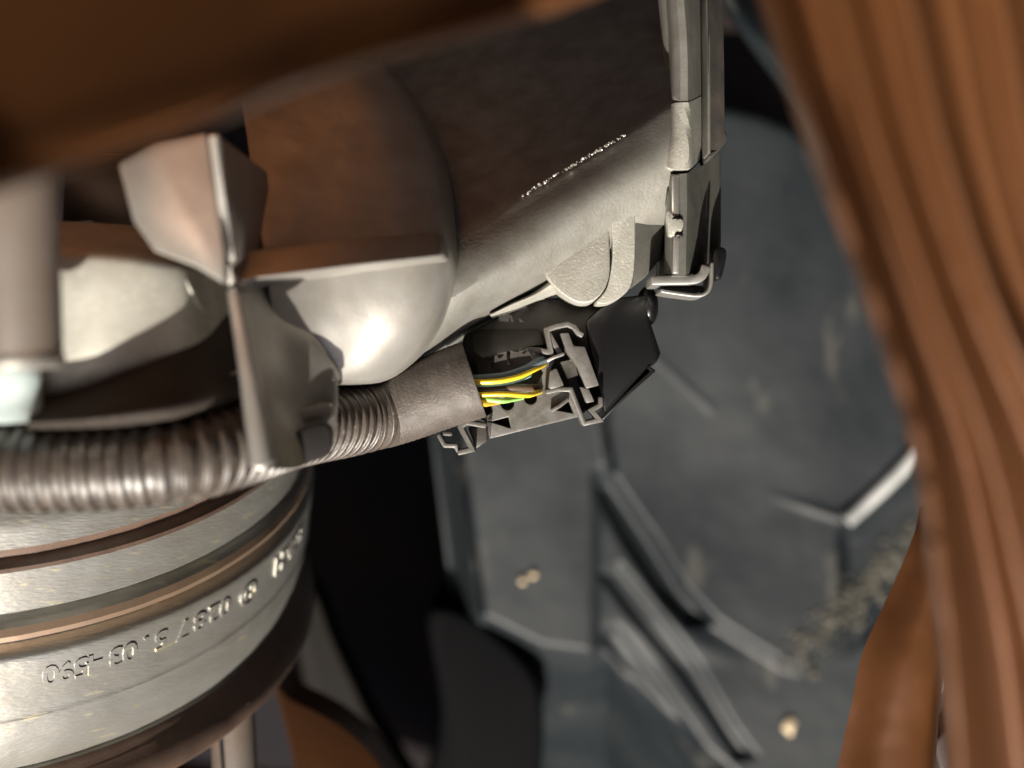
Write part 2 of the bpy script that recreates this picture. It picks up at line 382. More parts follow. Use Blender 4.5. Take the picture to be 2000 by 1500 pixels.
# ------------------------------------------------------------------ brown painted body parts (foreground)
beam = thing('body_beam', 'dark brown painted beam, out of focus across the top left corner', 'beam')
B = [(-180, 430, 11.6), (100, 343, 11.6), (230, 300, 11.7), (420, 240, 12), (540, 186, 12.3), (740, 118, 12.6), (1000, 48, 13), (1250, -45, 13.4), (1500, -140, 13.8)]
def off(dy, dd, k=0): return [(x, y + dy, d + dd) for x, y, d in B]
loft('beam_panel', [off(-4, 1.6), off(2, .7), off(0, .2), off(-25, 0), off(-120, .235), off(-300, .67), off(-520, 1.2), off(-900, 2.2)], M['paint'], beam, th=.12, nu=60, nv=40, direction=(0, .8, .6))
# unseen rail added below the frame to shade the beam's lower edge
def W(x, y, z): return (1000 + x / y * FPX, 750 - z / y * FPX, y)
loft('beam_sun_blocker', [[W(-20, 7, -5.15), W(-8, 7, -5.15), W(-.8, 7, -5.5)], [W(-20, 6.8, -5.6), W(-8, 6.8, -5.6), W(-.5, 6.8, -5.9)], [W(-20, 6.9, -6.2), W(-8, 6.9, -6.2), W(-.3, 6.9, -6.5)], [W(-20, 7.1, -6.9), W(-8, 7.1, -6.9), W(-.3, 7.1, -7.2)]], M['paint'], beam, th=.3)
# unseen underside of the beam, shaped to bounce copper light onto the throttle body
und = []
for dd, lift in ((.25, .08), (1.2, .25), (3, .6), (6, 1.1), (9.5, 2.0), (13, 3.2)):
    und.append([W((x - 1000) / FPX * (d + dd), d + dd, (750 - y) / FPX * (d + dd) + lift) for x, y, d in B if x < 900])
loft('beam_bounce_sheet', und, M['paint_bounce'], beam, th=.15, nu=50, nv=30, direction=(0, 0, 1))
# unseen shell added to block sky light, with a hole round the sun
sa = np.array(SUN); sb = np.cross(sa, (1, 0, 0)); sb /= np.linalg.norm(sb); sc_ = np.cross(sa, sb)
cen = np.array((0, 27, 0)); GG = []
for ang in np.radians(np.linspace(42, 97, 10)):
    GG.append([cen + 62 * (math.cos(ang) * sa + math.sin(ang) * (math.cos(a) * sb + math.sin(a) * sc_)) for a in np.linspace(0, 2 * math.pi, 49)])
grid_solid('sky_blocker', GG, .4, M['paint'], beam, direction=tuple(sa))

panel = thing('ribbed_body_panel', 'copper-brown painted panel with long pressed ridges, blurred along the right edge', 'panel')
ys = [-900, -120, 0, 270, 560, 870, 1100, 1300, 1620]
Lx = [1200, 1455, 1497, 1583, 1692, 1790, 1822, 1845, 1870]
def edge(o, fan):   # columns of the panel follow its left edge, fanning out
    return [x + o * f for x, f in zip(Lx, fan)]
prof = [(-6, 2.0), (0, -.3), (6, -.62), (18, -.58), (50, -.1), (80, .34), (90, .36), (105, .20), (130, -.12), (140, -.14), (165, -.03), (195, .10), (212, .20), (222, .21), (240, .02), (270, -.18), (280, -.19), (300, .05),
        (330, .40), (342, .42), (365, .38), (385, .40), (402, .52), (410, .52), (428, .38), (455, .26), (468, .27), (500, .55), (530, .62), (560, .5), (640, .9), (900, 1.6)]
rows = []
for (o_, dz) in prof:
    f = [1.1, 1.0, 1.0, .92, .86, 1.0, 1.2, 1.35, 1.5]
    xs = edge(o_, f)
    rows.append([(x, y, 13.0 + .0010 * y + dz * 1.25 + .0010 * o_) for x, y in zip(xs, ys)])
A = np.array([cr([P(*p) for p in r], 260) for r in rows])
G = np.stack([cr(A[:, j], 170) for j in range(260)], 1)
grid_solid('panel_sheet', G, .15, M['paint'], panel, angle=120)

strut = thing('brown_strut', 'copper-brown painted strut standing in the lower right, beside the ribbed panel', 'strut')
loft('strut_face', [[(1796, 990, 24.86), (1786, 1040, 24.56), (1741, 1150, 24.46), (1686, 1270, 24.36), (1664, 1370, 24.36), (1636, 1500, 24.36), (1606, 1640, 24.36)],
    [(1805, 985, 24.8), (1800, 1040, 24.5), (1758, 1150, 24.4), (1704, 1270, 24.3), (1682, 1370, 24.3), (1656, 1500, 24.3), (1626, 1640, 24.3)],
    [(1830, 980, 24.5), (1840, 1040, 24.2), (1820, 1150, 24.1), (1780, 1270, 24), (1755, 1370, 24), (1730, 1500, 24), (1700, 1640, 24)],
    [(1860, 980, 25), (1870, 1040, 24.5), (1860, 1150, 24.4), (1835, 1270, 24.2), (1822, 1370, 24.2), (1812, 1500, 24.2), (1805, 1640, 24.2)],
    [(1870, 980, 26.5), (1880, 1040, 26), (1875, 1150, 26), (1850, 1270, 26), (1835, 1370, 26), (1825, 1500, 26), (1820, 1640, 26)]], M['paint'], strut, th=.4, wob=.04, direction=(.40, 1, -.24))
o = stroke('metal_tab', [(1838, 1352), (1850, 1325), (1868, 1300), (1882, 1285)], 14, 30, .6, M['cast'], bevel=.05)
tag(o, 'thin bright metal tab in the dark slit right of the brown strut', 'tab')
o = prism('metal_bracket', [(1822, 1452), (1870, 1408), (1880, 1380), (1940, 1380), (1940, 1560), (1850, 1560)], 30, 1, M['dark_red'], bevel=.1)
tag(o, 'dull brown folded bracket at bottom right, in the slit beside the strut', 'bracket')

# ------------------------------------------------------------------ throttle body
tb = thing('throttle_body', 'grey cast metal throttle body with ribbed motor end, in the centre of the photo', 'throttle body')
loft('motor_barrel', [
    [(700, -60, 31), (1000, -120, 31), (1330, -200, 31)],
    [(720, 170, 28.4), (1000, 40, 28.4), (1200, -30, 28.5), (1325, -70, 28.7)],
    [(760, 400, 25.5), (940, 300, 26.0), (1150, 170, 26.4), (1322, 80, 26.5)],
    [(800, 508, 24.3), (880, 463, 24.4), (1010, 389, 24.75), (1170, 298, 25.0), (1330, 197, 25.1)],
    [(800, 512, 24.29), (880, 467, 24.39), (1010, 393, 24.74), (1170, 302, 24.99), (1330, 201, 25.09)],
    [(770, 590, 23.95), (870, 535, 24.02), (1010, 460, 24.36), (1170, 370, 24.62), (1325, 275, 24.85)],
    [(740, 680, 23.95), (870, 600, 24.0), (1010, 520, 24.35), (1150, 440, 24.7), (1310, 335, 24.9)],
    [(700, 760, 24.8), (850, 670, 24.8), (920, 622, 24.9), (1040, 560, 25.0), (1150, 500, 25.2), (1300, 430, 25.4)],
    [(700, 790, 27.2), (850, 690, 27.2), (930, 636, 27.2), (1050, 580, 27.2), (1160, 540, 27), (1300, 520, 27)]], M['cast'], tb, th=2, nu=60, nv=70, angle=25)
# crumbs of casting flash along the parting line
bm = bmesh.new()
for k in range(120):
    u = random.random() ** .8
    x = 1015 + (1225 - 1015) * u; y = 386 + (262 - 386) * u + random.uniform(-5, 1)
    g = bmesh.ops.create_icosphere(bm, subdivisions=1, radius=random.uniform(.006, .026) * (1.4 - u * .5))
    for v in g['verts']: v.co = v.co * random.uniform(.6, 1.3) + Vector(P(x, y, 24.74 + .25 * u))
bmesh.ops.scale(bm, vec=(S, S, S), verts=bm.verts)
me = bpy.data.meshes.new('casting_flash'); bm.to_mesh(me); bm.free(); finish(me, M['smooth_cast'], False)
tag(link(bpy.data.objects.new('casting_flash', me), tb), kind='stuff')

# motor end: a convex cheek cut by a horizontal rib
arcp = [(740, 110), (800, 175), (850, 260), (880, 350), (890, 430), (896, 520), (885, 580), (862, 640), (820, 695), (760, 742), (700, 752), (640, 752)]
arcs = cr(arcp, 26)
rows = []
for k, (ax, ay) in enumerate(arcs):
    lx, ly = 465 + (k / 25) * 90, 150 + (k / 25) * 610
    r = []
    for u, dz in ((0, -1.0), (.3, -.45), (.55, -.12), (.78, .12), (.92, .45), (.975, .9), (1, 1.9)):
        x = lx + (ax - lx) * u; y = ly + (ay - ly) * u
        dd = 22.5 + dz + (0.65 * ((y - 500) / 250) ** 2 if y > 500 else 2.7 * ((500 - y) / 350) ** 1.25)
        r.append((x, y, dd))
    rows.append(r)
loft('motor_end_cheek', rows, M['smooth_cast'], tb, th=1.5, nu=44, nv=60, wob=.03)
prism('horizontal_rib', [(446, 500, 20.7), (500, 486, 20.95), (640, 468, 21.55), (858, 452, 22.45), (864, 500, 21.8), (700, 519, 21.1), (500, 545, 20.35), (462, 556, 20.2)], 22, 1.8, M['smooth_cast'], tb, bevel=.09, seg=3, direction=(.05, 1, .02))
prism('vertical_fin', [(404, 262, 19.1), (428, 262, 19.1), (455, 500, 19.7), (452, 520, 20.0), (468, 562, 20.0), (441, 560, 20.0), (438, 500, 19.6)], 20, 3.2, M['smooth_cast'], tb, bevel=.06, seg=3, direction=(.03, 1, 0))
prism('fin_leg', [(441, 562, 19.95), (450, 558, 19.9), (468, 564, 19.95), (500, 745, 19.75), (527, 900, 19.5), (522, 914, 19.48), (505, 920, 19.46), (486, 912, 19.46), (466, 740, 19.75)], 20, .5, M['smooth_cast'], tb, bevel=.08, seg=3)
prism('side_web', [(228, 318), (300, 280), (404, 258), (440, 500), (438, 556), (380, 520), (300, 490), (258, 432)], 19.35, .3, M['smooth_cast'], tb, bevel=.08, slope=(0, -.07))
loft('gusset', [[(464, 552, 20.4), (500, 548, 21.3), (532, 548, 22.3)], [(474, 620, 20.4), (530, 620, 21.5), (585, 620, 22.2)], [(488, 700, 20.4), (560, 700, 21.6), (642, 700, 22.3)],
    [(500, 770, 20.3), (548, 780, 21.2), (656, 760, 22.4)], [(512, 840, 20.3), (548, 850, 20.85), (652, 830, 22.5)], [(522, 915, 20.2), (575, 915, 20.95), (640, 888, 22.5)]], M['smooth_cast'], tb, th=.3, curved=True)
stroke('gusset_rim', [(530, 556), (562, 610), (602, 660), (642, 708), (652, 745)], 9, 22.2, .6, M['smooth_cast'], tb, bevel=.05, rounded=True, slope=(.2, 0))
stroke('hose_cradle', [(545, 866), (556, 838), (590, 815), (648, 800)], 26, 21.55, .4, M['smooth_cast'], tb, bevel=.06, rounded=True, slope=(.75, 0))
prism('cradle_block', smooth_poly([(548, 880), (570, 846), (640, 826), (642, 886), (600, 905), (556, 916)], 3), 21.4, .25, M['rubber'], tb, bevel=.06, slope=(.75, 0))
# left neck of the casting
def smile(y0, d, x0=60, x1=470, sag=70):
    return [(x0 + (x1 - x0) * u, y0 + sag - sag * (u * 1.0) ** 1.6 * 1.6, d + .3 * u) for u in (0, .25, .5, .75, 1)]
loft('intake_neck', [
    [(60, 430, 23.00), (200, 436, 22.90), (330, 446, 22.90), (400, 450, 22.90), (480, 455, 22.90)],
    [(60, 462, 21.20), (200, 470, 21.20), (330, 484, 21.15), (400, 498, 21.80), (480, 512, 22.50)],
    [(60, 484, 19.80), (200, 490, 19.80), (340, 508, 20.40), (400, 516, 21.30), (480, 530, 22.30)],
    [(60, 496, 19.60), (200, 503, 19.60), (346, 520, 20.25), (400, 530, 21.20), (480, 545, 22.20)],
    [(60, 640, 19.70), (200, 635, 19.70), (352, 620, 20.35), (415, 615, 21.20), (480, 610, 22.10)],
    [(60, 760, 19.85), (200, 725, 19.85), (345, 690, 20.35), (420, 665, 21.10), (480, 650, 22.10)],
    [(60, 800, 20.10), (200, 765, 20.10), (345, 730, 20.60), (420, 700, 21.30), (480, 690, 22.20)],
    [(60, 838, 21.60), (200, 812, 21.50), (335, 782, 21.25), (420, 748, 21.70), (480, 720, 22.30)],
    [(60, 870, 23.00), (200, 850, 23.00), (330, 830, 23.00), (420, 800, 22.90), (480, 780, 22.90)]], M['rough_cast'], tb, th=1.5, nu=50, nv=80, angle=60)
tube('casting_seam', [(345, 512, 20.4, .04), (362, 548, 20.45, .04), (385, 590, 20.75, .04), (410, 622, 21.2, .04), (450, 662, 21.7, .04)], M['rough_cast'], tb, n=24, seg=8)
loft('neck_shade_band', [  # dark strip added where the conduit shades the neck
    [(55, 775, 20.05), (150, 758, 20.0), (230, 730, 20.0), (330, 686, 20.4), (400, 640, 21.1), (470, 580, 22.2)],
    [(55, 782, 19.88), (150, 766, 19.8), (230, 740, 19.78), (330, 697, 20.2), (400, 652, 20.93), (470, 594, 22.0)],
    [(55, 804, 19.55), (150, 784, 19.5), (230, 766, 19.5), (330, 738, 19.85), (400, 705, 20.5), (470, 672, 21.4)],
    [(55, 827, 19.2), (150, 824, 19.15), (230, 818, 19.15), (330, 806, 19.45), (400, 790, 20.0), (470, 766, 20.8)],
    [(55, 850, 20.3), (150, 846, 20.3), (230, 842, 20.3), (330, 830, 20.5), (400, 815, 20.9), (470, 790, 21.5)]], M['shade_band'], tb, th=.5, nu=40, nv=40)
tube('neck_rim', [(285, 800, 19.35, .035), (330, 786, 19.55, .035), (390, 764, 20.1, .035), (460, 728, 20.9, .035)], M['smooth_cast'], tb, n=30, seg=8)
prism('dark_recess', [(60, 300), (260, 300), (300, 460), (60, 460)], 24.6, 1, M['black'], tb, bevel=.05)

# flange column, right
def column(name, cols, m, th=1.2, **k):
    return loft(name, cols, m, tb, th=th, nu=40, nv=24, **k)
column('flange_upper', [
    [(1296, -60, 26), (1300, 0, 26), (1306, 100, 26), (1308, 190, 26)],
    [(1300, -60, 25.0), (1306, 0, 24.95), (1312, 100, 24.9), (1314, 192, 24.9)],
    [(1308, -60, 24.75), (1316, 0, 24.7), (1324, 100, 24.68), (1326, 197, 24.66)],
    [(1328, -60, 24.68), (1336, 20, 24.65), (1341, 100, 24.62), (1342, 197, 24.62)],
    [(1338, -60, 24.85), (1346, 40, 24.8), (1347, 100, 24.75), (1349, 195, 24.75)],
    [(1374, -60, 26.2), (1375, 20, 26.2), (1376, 100, 26.2), (1376, 182, 26.2)]], M['cast'])
column('flange_middle', [
    [(1306, 204, 26), (1302, 250, 25.6), (1298, 300, 25.4), (1294, 328, 25.6)],
    [(1313, 202, 24.9), (1312, 250, 24.85), (1304, 300, 24.85), (1300, 326, 24.9)],
    [(1325, 200, 24.66), (1324, 250, 24.64), (1316, 300, 24.64), (1314, 330, 24.66)],
    [(1342, 200, 24.6), (1343, 250, 24.6), (1343, 300, 24.6), (1343, 330, 24.62)],
    [(1349, 198, 24.74), (1350, 250, 24.74), (1350, 300, 24.74), (1350, 327, 24.76)],
    [(1376, 185, 26.2), (1376, 240, 26.2), (1374, 290, 26.2), (1374, 306, 26.2)]], M['rough_cast'], wob=.015)
column('flange_lower', [
    [(1299, 342, 25.6), (1298, 400, 25.6), (1297, 470, 25.6), (1294, 534, 25.6)],
    [(1303, 341, 25.0), (1303, 400, 25.0), (1301, 470, 25.0), (1300, 535, 25.0)],
    [(1314, 340, 24.9), (1314, 400, 24.9), (1313, 470, 24.9), (1312, 536, 24.9)],
    [(1317, 340, 24.78), (1318, 400, 24.78), (1317, 470, 24.78), (1316, 537, 24.78)],
    [(1338, 339, 24.72), (1339, 400, 24.72), (1338, 470, 24.72), (1338, 537, 24.72)],
    [(1350, 335, 24.95), (1351, 400, 24.95), (1350, 470, 24.95), (1350, 533, 24.95)],
    [(1384, 316, 26.0), (1384, 400, 26.0), (1384, 470, 26.0), (1384, 520, 26.0)],
    [(1408, 297, 26.5), (1408, 400, 26.5), (1408, 470, 26.5), (1408, 498, 26.5)]], M['cover'])
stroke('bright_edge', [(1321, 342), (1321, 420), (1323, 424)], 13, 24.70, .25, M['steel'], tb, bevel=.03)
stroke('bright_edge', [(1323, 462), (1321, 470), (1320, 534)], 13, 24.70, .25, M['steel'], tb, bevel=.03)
prism('broken_notch', smooth_poly([(1304, 412), (1318, 424), (1334, 430), (1332, 450), (1322, 458), (1306, 458)], 3), 24.66, .25, M['rough_cast'], tb, bevel=.05)
blob('notch_pit', 1325, 458, 24.68, .08, M['black'], (1.2, .6, .6), tb)
blob('notch_pit', 1320, 427, 24.68, .06, M['black'], (1.6, .6, .6), tb)
prism('gear_cover', [(1382, -60), (1384, 300, 24.9), (1388, 306), (1402, 296), (1416, 280), (1420, 272), (1420, 262), (1416, 258), (1415, 140), (1412, -60)], 25.0, 1.2, M['connector'], tb, bevel=.08, slope=(1.0, 0))
stroke('cover_bead', [(1380, -60), (1384, 60), (1385, 200), (1385, 300)], 7, 24.85, .6, M['cover'], tb, bevel=.05)
prism('inner_wall', [(1238, 352), (1262, 336), (1296, 322), (1300, 340), (1296, 470), (1290, 505), (1262, 540), (1236, 560), (1240, 500)], 25.3, 1.2, M['cover'], tb, bevel=.05, slope=(.7, 0))
# boss tongues at the lower edge
prism('boss', smooth_poly([(1186, 428), (1190, 470), (1191, 530), (1180, 566), (1158, 588), (1130, 591), (1098, 574), (1072, 548), (1066, 530), (1080, 514), (1120, 488), (1160, 456)], 5), 24.86, 1.2, M['rough_cast'], tb, bevel=.2, seg=5, slope=(.02, -.10))
prism('boss_step', smooth_poly([(1196, 424), (1214, 392), (1236, 352), (1240, 420), (1240, 500), (1234, 552), (1218, 576), (1190, 592), (1165, 590), (1186, 560), (1196, 500)], 5), 25.0, 1.2, M['rough_cast'], tb, bevel=.2, seg=5, slope=(.3, .1))
loft('lower_lip', [[(955, 612, 25.5), (1000, 590, 25.4), (1040, 570, 25.4), (1068, 545, 25.4)], [(958, 615, 25.1), (1002, 594, 25.0), (1044, 576, 25), (1076, 556, 25)], [(962, 618, 25.6), (1010, 602, 25.5), (1050, 585, 25.5), (1090, 572, 25.5)]], M['rough_cast'], tb, th=.8, nu=24, nv=10, wob=.05)
stroke('dark_gap', [(1379, -60), (1380, 60), (1380, 305)], 6, 25.6, .8, M['black'], tb, bevel=0)

# spring clip under the flange
clip = thing('spring_clip', 'bent bare metal spring clip under the flange, above the black connector', 'clip')
stroke('clip_band', [(1272, 548), (1310, 547), (1358, 545), (1372, 537), (1380, 518)], 19, 24.8, 1.0, M['steel'], clip, bevel=.05, rounded=True)
stroke('clip_lower_strand', [(1290, 568), (1330, 574), (1368, 577), (1384, 568), (1390, 548), (1391, 512)], 7, 24.9, .9, M['steel'], clip, bevel=.03, rounded=True)
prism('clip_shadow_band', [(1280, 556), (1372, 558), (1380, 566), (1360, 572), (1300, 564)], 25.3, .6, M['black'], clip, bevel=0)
o = prism('rubber_plug', smooth_poly([(1392, 492), (1410, 482), (1420, 492), (1416, 520), (1408, 545), (1394, 540)], 4), 25.6, .8, M['black'], bevel=.08)
tag(o, 'small black rubber plug at the right corner beside the spring clip', 'plug')

# ------------------------------------------------------------------ intake duct (drum), lower left
K = 1.12
AX = np.array((math.sin(.149), -math.sin(.410), math.cos(.410) * math.cos(.149))); AX /= np.linalg.norm(AX)
DC = np.array((-12.55, 28.5, -2.58)) * K; R0 = 7.938 * K
E1 = np.cross(AX, (1, 0, 0)); E1 /= np.linalg.norm(E1); E2 = np.cross(AX, E1)
if E1[1] > 0: E1 = -E1; E2 = np.cross(AX, E1)
if E2[0] < 0: E2 = -E2
def on_drum(th, h, r): return DC + AX * h + r * (math.cos(th) * E1 + math.sin(th) * E2)
duct = thing('intake_duct', 'large round grey duct collar with raised lettering, lower left', 'duct')
prf = [(5.2, R0 - 1.6), (4.6, R0 - .55), (4.2, R0 - .36), (3.75, R0 - .30), (3.68, R0 - .32), (3.62, R0 - .40), (3.50, R0 - .42), (3.44, R0 - .30), (3.38, R0 - .22), (3.3, R0 - .2), (2.62, R0 - .20), (2.42, R0 - .19), (2.38, R0 - .22), (2.35, R0 - .42), (2.28, R0 - .43), (2.22, R0 - .28), (2.12, R0 - .10),
       (1.98, R0 - .03), (1.86, R0 - .05), (1.78, R0 - .15), (1.74, R0 - .26), (1.66, R0 - .27), (1.58, R0 - .12), (1.50, R0 - .01), (1.44, R0 + .02), (1.2, R0 + .02), (.05, R0 + .02), (.02, R0 + .035), (-.03, R0 + .03), (-.06, R0 - .01), (-.5, R0 - .03), (-.9, R0 - .10), (-1.20, R0 - .18), (-1.42, R0 - .27), (-1.45, R0 - .34), (-1.50, R0 - .34), (-1.52, R0 - .24),
       (-1.62, R0 - .14), (-1.76, R0 - .06), (-1.90, R0 + .12), (-2.10, R0 + .28), (-2.28, R0 + .36), (-2.34, R0 + .37), (-2.40, R0 + .34), (-2.48, R0 + .10), (-3.2, R0 - .6)]
prf = [np.array(p) for p in prf]
pr = []
for a, b in zip(prf[:-1], prf[1:]):
    n_ = max(1, int(np.linalg.norm(b - a) / .12))
    for i in range(n_): pr.append(a + (b - a) * i / n_)
pr.append(prf[-1])
NT = 260; v = []; f = []
for i, (h, r) in enumerate(pr):
    for j in range(NT):
        th = -1.9 + 3.9 * j / (NT - 1); w = .012 * mnoise.noise(Vector((th * 14, h * 1.2, 0))) + .006 * mnoise.noise(Vector((th * 45, h * 5, 4)))
        v.append(on_drum(th, h, r + w))
part_of = {'collar': [], 'recess_band': [], 'bead_band': [], 'rim_band': []}  # recess, bead and rim strips carry reflected tones as colour
for i in range(len(pr) - 1):
    hm = (pr[i][0] + pr[i + 1][0]) / 2
    nm_ = 'recess_band' if 3.32 < hm < 3.72 else 'bead_band' if 1.70 < hm < 2.12 else 'rim_band' if hm < -1.55 else 'collar'
    for j in range(NT - 1):
        a = i * NT + j; part_of[nm_].append((a, a + 1, a + NT + 1, a + NT))
v = np.array(v)
for nm_, mm in (('collar', 'grey_plastic'), ('recess_band', 'bounce_band'), ('bead_band', 'bead_reflection'), ('rim_band', 'bounce_band')):
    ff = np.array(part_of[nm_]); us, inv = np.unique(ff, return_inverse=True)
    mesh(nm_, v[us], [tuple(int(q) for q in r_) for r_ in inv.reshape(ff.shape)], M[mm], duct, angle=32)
# raised lettering, upside down as the photo shows it
def letter(ch, th, h, size):
    c = bpy.data.curves.new('letter', 'FONT'); c.body = ch; c.size = size * S * 1.35; c.extrude = .02 * S; c.align_x = 'CENTER'; c.offset = .008 * S
    c.resolution_u = 3
    o = bpy.data.objects.new('letter_source', c); scene.collection.objects.link(o)
    bpy.context.view_layer.update()
    me = bpy.data.meshes.new_from_object(o.evaluated_get(bpy.context.evaluated_depsgraph_get()))
    bpy.data.objects.remove(o); bpy.data.curves.remove(c)
    for vv in me.vertices:
        x, y, z = vv.co / S
        q = on_drum(th - x / R0, h - y + size * .48, R0 + .02 + z + .008)
        vv.co = Vector(q * S)
    me.name = 'raised_letter'; finish(me, M['grey_plastic'], False)
    link(bpy.data.objects.new('raised_letter', me), duct)
def th_at(px):   # angle on the drum whose point at h=.75 shows at px
    ts = np.linspace(0, 1.5, 600); xs = []
    for t_ in ts:
        q = on_drum(t_, .75, R0); xs.append(1000 + FPX * q[0] / q[1])
    return float(np.interp(px, xs, ts))
for ch, px in zip('BOSCH', (581, 575, 566, 555, 542)): letter(ch, th_at(px), .92, .5)
for ch, px in zip('0287 5.03 4590', (437, 416, 388, 355, 0, 312, 283, 252, 224, 0, 182, 157, 127, 98)):
    if ch != ' ': letter(ch, th_at(px), .92, .5)
# round maker's mark: a ring with an H-shaped bar inside
def drum_patch(name, pts2, th0, h0, z=.03):
    bm = bmesh.new(); vs = [bm.verts.new(Vector(on_drum(th0 + x / R0, h0 + y, R0 + .015) * S)) for x, y in pts2]
    fc = bm.faces.new(vs); r = bmesh.ops.extrude_face_region(bm, geom=[fc])
    nrm = Vector(on_drum(th0, h0, 1) - on_drum(th0, h0, 0))
    bmesh.ops.translate(bm, verts=[e for e in r['geom'] if isinstance(e, bmesh.types.BMVert)], vec=nrm * z * S)
    me = bpy.data.meshes.new(name); bm.to_mesh(me); bm.free(); finish(me, M['grey_plastic'], False)
    return link(bpy.data.objects.new(name, me), duct)
tl = th_at(483)
ro, ri = .30, .23; n_ = 28
bm = bmesh.new(); vs = []
for k in range(n_):
    a = 2 * math.pi * k / n_
    vs.append([bm.verts.new(Vector(on_drum(tl + r * math.cos(a) / R0, .86 + r * math.sin(a), R0 + z) * S)) for r, z in ((ro, .01), (ro, .055), (ri, .055), (ri, .01))])
for k in range(n_):
    a, b = vs[k], vs[(k + 1) % n_]
    for i in range(3): bm.faces.new((a[i], a[i + 1], b[i + 1], b[i]))
me = bpy.data.meshes.new('maker_mark_ring'); bm.to_mesh(me); bm.free(); finish(me, M['grey_plastic'], False)
link(bpy.data.objects.new('maker_mark_ring', me), duct)
drum_patch('maker_mark_bar', [(-.14, -.15), (-.08, -.15), (-.08, -.03), (.08, -.03), (.08, -.15), (.14, -.15), (.14, .15), (.08, .15), (.08, .03), (-.08, .03), (-.08, .15), (-.14, .15)], tl, .86)

# ------------------------------------------------------------------ pillar at the left edge
hose = thing('moulded_post', 'blurred grey-brown round post at the left edge, above the corrugated conduit', 'post')
tube('post_body', [(20, 150, 17.5, .62), (22, 400, 17.6, .62), (28, 560, 17.8, .62), (36, 690, 18, .60)], M['post'], hose, n=40, seg=28, sq=(1, 1))
tube('post_rim', [(36, 692, 18.0, .61), (37, 706, 18, .63), (38, 722, 18, .60)], M['smooth_cast'], hose, n=12, seg=28)
o = tube('pale_hose_stub', [(24, 715, 19.6, .45), (26, 760, 19.6, .43), (30, 826, 19.6, .43)], M['pale_hose'], n=24, seg=24, radial=lambda s: 1 + .03 * math.sin(s * 9))
tag(o, 'pale blue-grey hose stub between the blurred post and the conduit, at the left edge', 'hose stub')

# ------------------------------------------------------------------ wiring harness
har = thing('wiring_harness', 'black corrugated conduit with taped end and coloured wires, crossing left to centre', 'wiring harness')
PITCH = .255
def ridges(s):
    u = (s / PITCH) % 1.0
    return 1.0 - .10 * (0.5 + 0.5 * math.tanh(3.2 * math.cos(2 * math.pi * u)))
tube('corrugated_conduit', [(-120, 915, 20.0, .70), (0, 915, 20.0, .70), (200, 911, 20.0, .70), (350, 897, 20.2, .70), (470, 868, 21.2, .70), (580, 838, 23.3, .71), (690, 819, 24.9, .71), (745, 806, 25.4, .71)],
     M['conduit'], har, n=1300, seg=48, radial=ridges, angle=80)
tape = tube('tape_sleeve', [(700, 818, 25.0, .60), (735, 808, 25.3, .70), (752, 803, 25.5, .73), (800, 786, 25.5, .75), (860, 764, 25.4, .76), (905, 748, 25.3, .78), (926, 741, 25.3, .78)], M['tape'], har, n=60, seg=40, closed_ends=False,
            radial=lambda s: 1 + .008 * math.sin(s * 2 * math.pi / .075))
tube('tape_mouth', [(880, 757, 25.35, .70), (919, 744, 25.3, .735)], M['black'], har, n=4, seg=32)
def wire(nm, pts, m, r): tube(nm, [(x, y, d, r * .88) for x, y, d in pts], m, har, n=40, seg=12)
wire('grey_wire', [(905, 742, 25.0), (930, 740, 24.95), (985, 735, 24.95), (1025, 722, 25.1), (1052, 706, 25.4), (1066, 700, 25.9)], M['grey_wire'], .095)
wire('yellow_wire', [(905, 746, 24.85), (930, 746, 24.83), (975, 744, 24.83), (1015, 735, 24.95), (1044, 721, 25.2), (1062, 712, 25.7)], M['yellow_wire'], .062)
wire('pale_blue_wire', [(905, 750, 24.95), (930, 751, 24.94), (975, 749, 24.94), (1010, 742, 25.1), (1035, 732, 25.4)], M['blue_wire'], .055)
wire('brown_wire', [(905, 761, 25.1), (930, 761, 25.1), (1000, 757, 25.2), (1035, 757, 25.4), (1060, 757, 25.9)], M['brown_wire'], .085)
wire('yellow_wire', [(905, 771, 24.85), (930, 771, 24.83), (985, 770, 24.83), (1030, 772, 25.0), (1046, 768, 25.3), (1056, 764, 25.8)], M['yellow_wire'], .058)
wire('green_wire', [(925, 778, 25.05), (950, 780, 24.95), (980, 783, 24.95), (1000, 780, 25.2), (1020, 776, 25.6)], M['green_wire'], .06)
wire('orange_wire', [(900, 784, 24.85), (922, 785, 24.8), (940, 788, 24.85), (955, 787, 25.1), (972, 784, 25.6)], M['orange_wire'], .075)

# ------------------------------------------------------------------ connector (traced at its own distance, ~26 cm)
con = thing('electrical_connector', 'black plastic plug connector with moulded latch frame, under the throttle body', 'connector')
def Z(*pts): return [(850 + x / 4.411, 560 + y / 4.411) for x, y in pts]
prism('connector_body', Z((240, 420), (560, 250), (820, 110), (1500, 60), (1660, 260), (1600, 700), (1400, 1000), (1240, 1120), (470, 1300), (430, 1150), (260, 1120), (200, 760)), 26.2, 2.2, M['connector'], con, bevel=.08)
